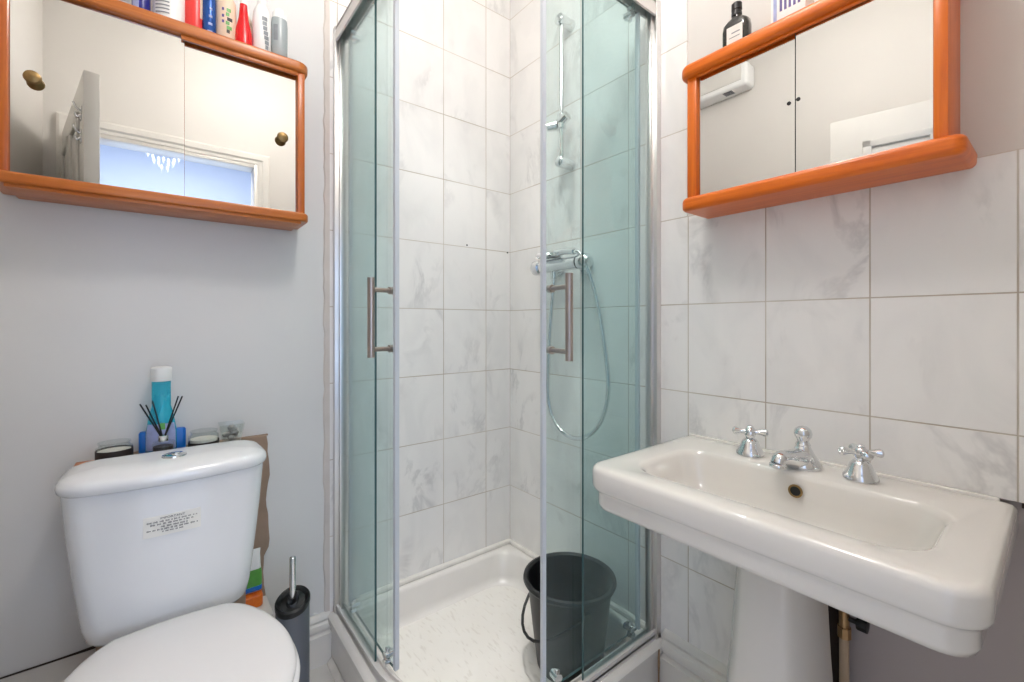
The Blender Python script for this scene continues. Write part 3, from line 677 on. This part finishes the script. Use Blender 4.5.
# info sticker
b = NB()
def cy(x, h):   # front face of the cistern at height h
    y0 = -.267-(h-.55)*.06 if h < .65 else -.271-(h-.65)*.0222
    w = .163+(h-.55)*.08 if h < .65 else .171+(h-.65)*.0555
    return y0+.012*(abs((x-CX)/(w-.045)))**2
def on(x, h, o): return Vector((x, cy(x, h)-o, h))
X0, X1, Z0, Z1 = -1.204, -1.103, .628, .672
g = [[on(X0+(X1-X0)*i/8, Z0+(Z1-Z0)*j/4, .0008) for i in range(9)]+[on(X0+(X1-X0)*i/8, Z0+(Z1-Z0)*j/4, -.0006) for i in range(8, -1, -1)] for j in range(5)]
loft(b, g); st = link('info_sticker', b, M['sticker'], wc)
def textmesh(s, size):
    cu = bpy.data.curves.new('t', 'FONT'); cu.body = s; cu.size = size; cu.align_x = 'CENTER'; cu.align_y = 'CENTER'; cu.extrude = .0001; cu.resolution_u = 3
    o = bpy.data.objects.new('t', cu); COL.objects.link(o)
    bpy.context.view_layer.update()
    me = bpy.data.meshes.new_from_object(o.evaluated_get(bpy.context.evaluated_depsgraph_get()))
    bm = bmesh.new(); bm.from_mesh(me); bpy.data.objects.remove(o); bpy.data.curves.remove(cu); bpy.data.meshes.remove(me)
    return bm
b = textmesh('IMPORTANT', .0062)
for v in b.verts:
    x, h, zz_ = v.co; p = on(-1.1535+x*1.25, .6655+h, .0010+zz_); v.co = p
link('sticker_heading', b, M['ink'], st, smooth=False)
b = NB()
for (h, a_, e_) in ((.6590, -.044, .044), (.6535, -.038, .038), (.6480, -.020, .026), (.6425, -.044, .044), (.6370, -.018, .020)):   # small print, too fine to read
    x = a_
    while x < e_:
        w = random.uniform(.003, .010); w = min(w, e_-x)
        n = max(2, int(w/.0014))
        for i in range(n):
            xx = -1.1535+x+i*.0014; hh = .0014*random.choice((.8, 1, 1, 1.5))
            p0 = on(xx, h, .0011); vs = [b.verts.new(p0+Vector(d)) for d in ((-.00042, 0, -hh), (.00042, 0, -hh), (.00042, 0, hh), (-.00042, 0, hh))]; b.faces.new(vs)
        x += w+.0018
link('sticker_small_print', b, M['ink'], st, smooth=False)
def seat_ring(g, z, front=-.715, back=-.300, sc=1.0):
    """D-shaped seat outline, grown by g"""
    pts = []
    cx = CX
    ctrl = [(.098, back), (.130, back-.030), (.160, back-.085), (.182, back-.155), (.188, back-.225), (.180, back-.290), (.152, back-.350), (.108, back-.392), (.055, back-.412), (0, back-.417)]
    full = [(-x, y) for x, y in ctrl[::-1]][:-1]+[(-.098, back)]
    pl = [(x, y) for x, y in ctrl]+[(-x, y) for x, y in ctrl[::-1][1:]]
    P = [Vector((cx+x, y, z)) for x, y in pl]
    # Catmull smoothing of the open chain; the straight back closes it
    Q = []
    for i in range(len(P)-1):
        a, b_, c_, d = P[max(i-1, 0)], P[i], P[i+1], P[min(i+2, len(P)-1)]
        for k in range(4):
            t = k/4; Q.append(.5*((2*b_)+(c_-a)*t+(2*a-5*b_+4*c_-d)*t*t+(3*b_-a-3*c_+d)*t**3))
    Q.append(P[-1])
    for i in range(1, 6): Q.append(P[-1].lerp(P[0], i/6)+Vector((0, .010*math.sin(PI*i/6), 0)))
    C0 = Vector((cx, back-.2, z)); out = []
    for p in Q:
        d = p-C0; out.append(C0+d*(1+g/max(d.length, .05)))
    return out
b = NB(); loft(b, [seat_ring(-.004, .436), seat_ring(0, .439), seat_ring(.001, .446), seat_ring(-.003, .4515), seat_ring(-.012, .455), seat_ring(-.05, .457), seat_ring(-.12, .457)]); link('seat_lid', b, M['seat'], wc, angle=60)
b = NB(); loft(b, [seat_ring(-.004+.002, .415), seat_ring(.006, .418), seat_ring(.007, .430), seat_ring(.002, .4345), seat_ring(-.03, .4355)]); link('seat', b, M['seat'], wc, angle=60)
for s in (-1, 1):
    b = NB(); tube(b, [(CX+s*.075-.016, -.292, .437), (CX+s*.075+.016, -.292, .437)], .010, 16); link('hinge', b, M['chrome'], wc)
b = NB(); rings = []
for z_, k, yo in ((0, .60, .05), (.02, .585, .05), (.12, .52, .07), (.22, .60, .055), (.30, .80, .02), (.36, .95, .004), (.395, 1.0, 0), (.410, 1.0, 0), (.4145, .985, 0)):
    r0 = seat_ring(-.004, z_); C0 = Vector((CX, -.47, z_)); rings.append([C0+Vector(((p.x-C0.x)*k, (p.y-C0.y)*k+yo, 0)) for p in r0])
loft(b, rings)
box(b, CX-.085, CX+.085, -.33, -.135, .20, .404, .02, seg=4); link('bowl', b, M['ceramic'], wc, angle=60)

# toilet brush
tb = thing('toilet_brush_holder', 'slate grey toilet brush holder with slanted black top and chrome handle', 'toilet brush', (-.908, -.215, 0))
c = Vector((-.900, -.215, 0))
b = NB(); rings = []
SL = Vector((-.5, -.86, 0))    # low side of the slant faces the room
def slant(r, z, k): 
    out = []
    for i in range(36):
        a = 2*PI*i/36; d = Vector((math.cos(a), math.sin(a), 0)); out.append(c+d*r+Vector((0, 0, z-k*.012*d.dot(SL.normalized()))))
    return out
loft(b, [slant(.037, 0, 0), slant(.0405, .004, 0), slant(.041, .345, 1), slant(.0395, .347, 1), slant(.037, .341, 1)]); link('holder_body', b, M['grey_plastic'], tb)
b = NB(); loft(b, [slant(.0415, .341, 1), slant(.0425, .345, 1), slant(.0425, .355, 1), slant(.039, .359, 1), slant(.035, .356, 1), slant(.030, .350, 1), slant(.016, .353, 1), slant(.012, .360, 1), slant(.001, .361, 1)]); link('holder_top', b, M['black'], tb)
b = NB(); tube(b, [c+Vector((0, 0, .360)), c+Vector((0, 0, .466))], .0078, 18); ball(b, c+Vector((0, 0, .466)), .0078, sz=.6); link('brush_handle', b, M['chrome'], tb)

# ------------------------------------------------------------------ washbasin
wb = thing('washbasin', 'rectangular ivory washbasin on a pedestal with chrome cross-head taps', 'washbasin', (0, -1.13, 0))
Y0, Y1, XF = -1.438, -.822, -.428
ZR = .775
def br(d, z, rf=.045, rb=.012, back=None):
    return rr(XF+d, -.001 if back is None else back, Y0+d, Y1-d, [max(rf-d*.6, .004), rb, rb, max(rf-d*.6, .004)], z, 8)
b = NB()
def inner(g, z, r):
    return rr(-.368+g, -.128-g*.6, -1.378+g*1.3, -.892-g*1.3, [r, r*.75, r*.75, r], z, 8)
rings = [br(.09, .668), br(.028, .676), br(.013, .682), br(.009, .692), br(.009, .714), br(.007, .7195), br(.003, .7225), br(.0, .726), br(-.002, .732), br(-.002, .762), br(.0, .769), br(.005, ZR-.0015), br(.012, ZR, back=-.006), br(.022, ZR+.0008, back=-.010),
         inner(-.006, ZR, .075), inner(.0, ZR-.003, .072), inner(.006, ZR-.012, .07), inner(.014, ZR-.05, .068), inner(.024, ZR-.085, .065), inner(.042, ZR-.098, .055), inner(.075, ZR-.1035, .035)]
loft(b, rings); link('basin', b, M['ceramic_basin'], wb, angle=78)
b = NB(); box(b, -.014, -.001, Y0+.02, Y1-.01, ZR-.004, ZR+.006, .004, seg=3); link('upstand', b, M['ceramic_basin'], wb)
b = NB(); lathe(b, [(.001, 0), (.0135, 0), (.0135, -.0025), (.010, -.003), (.009, -.001), (.001, -.001)], (-.1405, -1.142, ZR-.033), 'X', 24); link('overflow_ring', b, M['brass'], wb)
b = NB(); lathe(b, [(.001, -.0015), (.0095, -.0015), (.0095, -.0022), (.001, -.0022)], (-.1405, -1.142, ZR-.033), 'X', 20); link('overflow_hole', b, M['rubber'], wb)
b = NB(); lathe(b, [(.001, 0), (.022, 0), (.024, .002), (.02, .004), (.001, .004)], (-.235, -1.135, ZR-.1035), 'Z', 24); link('waste', b, M['chrome'], wb)
# pedestal: faceted front, flares to the floor
b = NB(); rings = []
for z_, w, d in ((0, .118, .150), (.015, .118, .150), (.03, .108, .140), (.15, .100, .128), (.40, .084, .110), (.60, .074, .100), (.682, .072, .098)):
    yc, xb = -1.104, -.085; xf = xb-d*1.25
    rings.append([Vector(p) for p in ((xb, yc+w, z_), (xb-.03, yc+w, z_), (xf+.045, yc+w*.92, z_), (xf+.012, yc+w*.70, z_), (xf, yc+w*.48, z_), (xf-.004, yc, z_), (xf, yc-w*.48, z_), (xf+.012, yc-w*.70, z_), (xf+.045, yc-w*.92, z_), (xb-.03, yc-w, z_), (xb, yc-w, z_))])
loft(b, rings); link('pedestal', b, M['ceramic_basin'], wb, angle=50)
def tap(x, y, rot):
    c = (x, y, ZR+.001)
    b = NB(); lathe(b, [(.001, 0), (.0285, 0), (.030, .002), (.0295, .007), (.0260, .013), (.0215, .022), (.0180, .032), (.0135, .038), (.010, .040), (.0098, .044), (.012, .046), (.012, .050), (.009, .052), (.001, .052)], c, 'Z', 32)
    t = link('tap', b, M['chrome'], wb)
    b = NB(); cc = Vector(c)+Vector((0, 0, .055)); ball(b, cc, .0125, sz=.95); ball(b, cc+Vector((0, 0, .010)), .0075, sz=.8)
    for k in range(4):
        a = rot+PI/2*k; d = Vector((math.cos(a), math.sin(a), 0))
        tube(b, [cc+d*.006, cc+d*.014, cc+d*.022, cc+d*.028, cc+d*.0325, cc+d*.0365, cc+d*.039], [.0065, .0055, .0058, .0080, .0092, .0070, .001], 14)
    link('cross_handle', b, M['chrome'], t)
tap(-.070, -1.021, .42); tap(-.070, -1.234, .60)
c = Vector((-.070, -1.132, ZR+.001))
b = NB(); lathe(b, [(.001, 0), (.034, 0), (.0355, .003), (.0345, .008), (.029, .017), (.0225, .028), (.0165, .040), (.0135, .046), (.015, .048), (.0135, .051), (.011, .055), (.0125, .060), (.0165, .066), (.0175, .073), (.0155, .081), (.009, .087), (.001, .089)], c, 'Z', 34)
sd = Vector((-.97, .24, 0))
tube(b, [c+Vector((0, 0, .017)), c+sd*.020+Vector((0, 0, .019)), c+sd*.042+Vector((0, 0, .023)), c+sd*.062+Vector((0, 0, .027)), c+sd*.076+Vector((0, 0, .026)), c+sd*.083+Vector((0, 0, .016))], [.025, .023, .018, .0155, .0150, .0140], 20, smooth=5)
lathe(b, [(.013, 0), (.0165, .001), (.0165, .006), (.0145, .009), (.001, .009)], c+sd*.083+Vector((0, 0, .009)), 'Z', 22)
sp = link('spout', b, M['chrome'], wb, angle=60)
# supply pipe, valve and dark board behind the pedestal
t = thing('supply_pipe', 'beige painted water pipe with brass valve under the washbasin', 'pipe', (-.045, -1.203, 0))
b = NB(); tube(b, [(-.045, -1.200, 0), (-.045, -1.200, .435)], .0088, 16); link('pipe', b, M['pipe'], t)
b = NB(); tube(b, [(-.045, -1.200, .430), (-.045, -1.200, .452)], .0125, 8); tube(b, [(-.045, -1.200, .450), (-.045, -1.200, .492)], .0095, 14); tube(b, [(-.045, -1.200, .490), (-.045, -1.200, .506)], .0125, 8); tube(b, [(-.045, -1.200, .506), (-.045, -1.200, .66)], .0075, 12)
link('isolating_valve', b, M['copper'], t)
b = NB(); tube(b, [(-.045, -1.205, .472), (-.045, -1.226, .472)], .005, 10); lathe(b, [(.001, 0), (.012, 0), (.014, -.003), (.014, -.018), (.001, -.02)], (-.045, -1.222, .472), 'Y', 8); link('valve_knob', b, M['black'], t)
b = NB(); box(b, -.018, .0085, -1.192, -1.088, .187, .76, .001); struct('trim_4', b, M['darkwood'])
b = NB(); box(b, -.006, .0, -1.62, Y0-.005, .770, .778, .001); struct('trim_5', b, M['darkwood'])

# ------------------------------------------------------------------ things out of direct view: mirror-only items, lamps, added shower fill
t = thing('wall_heater', 'white electric wall heater high on the side wall, seen in the basin cabinet mirror', 'heater', (-1.6, -.22, 2.38))
b = NB(); box(b, -1.6, -1.50, -.42, -.03, 2.375, 2.50, .018, seg=4); link('heater_casing', b, M['white_p'], t)
b = NB(); box(b, -1.5005, -1.497, -.39, -.06, 2.405, 2.485, .003); link('front_plate', b, M['offwhite'], t)
b = NB()
for i in range(6): box(b, -1.56+i*.008, -1.556+i*.008, -.33, -.28, 2.3735, 2.3755)
link('vent_slots', b, M['grey_plastic'], t)
LX, LY, LZ = -.76, -.95, 2.43
t = thing('ceiling_light', 'round opal globe lamp hanging from the bathroom ceiling', 'lamp', (LX, LY, 2.6))
b = NB(); lathe(b, [(.001, 0), (.05, 0), (.05, -.012), (.02, -.03), (.012, -.035), (.012, -.045), (.035, -.05), (.035, -.062), (.001, -.063)], (LX, LY, 2.6), 'Z', 30); link('lamp_base', b, M['chrome'], t)
b = NB(); ball(b, (LX, LY, LZ), .105, seg=28); link('lamp_shade', b, M['lamp'], t)
t = thing('shower_fill_fitting', 'small round fill light added in the ceiling over the shower', 'lamp', (-.40, -.42, 2.6))  # invented fitting that houses the added shower fill
b = NB(); lathe(b, [(.062, 0), (.060, -.006), (.050, -.008), (.047, 0)], (-.40, -.42, 2.6), 'Z', 32, cap=False); link('shower_fill_rim', b, M['chrome'], t)
t = thing('hall_chandelier', 'small crystal chandelier glowing in the hall, seen in the mirror above the toilet', 'chandelier', (-1.17, -2.45, 2.6))
b = NB(); tube(b, [(-1.17, -2.45, 2.6), (-1.17, -2.45, 2.2)], .006, 8); lathe(b, [(.05, 0), (.045, -.02), (.001, -.022)], (-1.17, -2.45, 2.6)); link('stem', b, M['chrome'], t)
for lev, (r, z_, n) in enumerate(((.08, 2.19, 8), (.05, 2.15, 6), (.02, 2.11, 3))):
    for i in range(n):
        a = 2*PI*i/n; b = NB(); lathe(b, [(.001, .02), (.008, .008), (.008, -.004), (.001, -.025)], (-1.17+r*math.cos(a), -2.45+r*math.sin(a), z_), 'Z', 6)
        link('crystal_drop', b, M['crystal'], t, smooth=False)
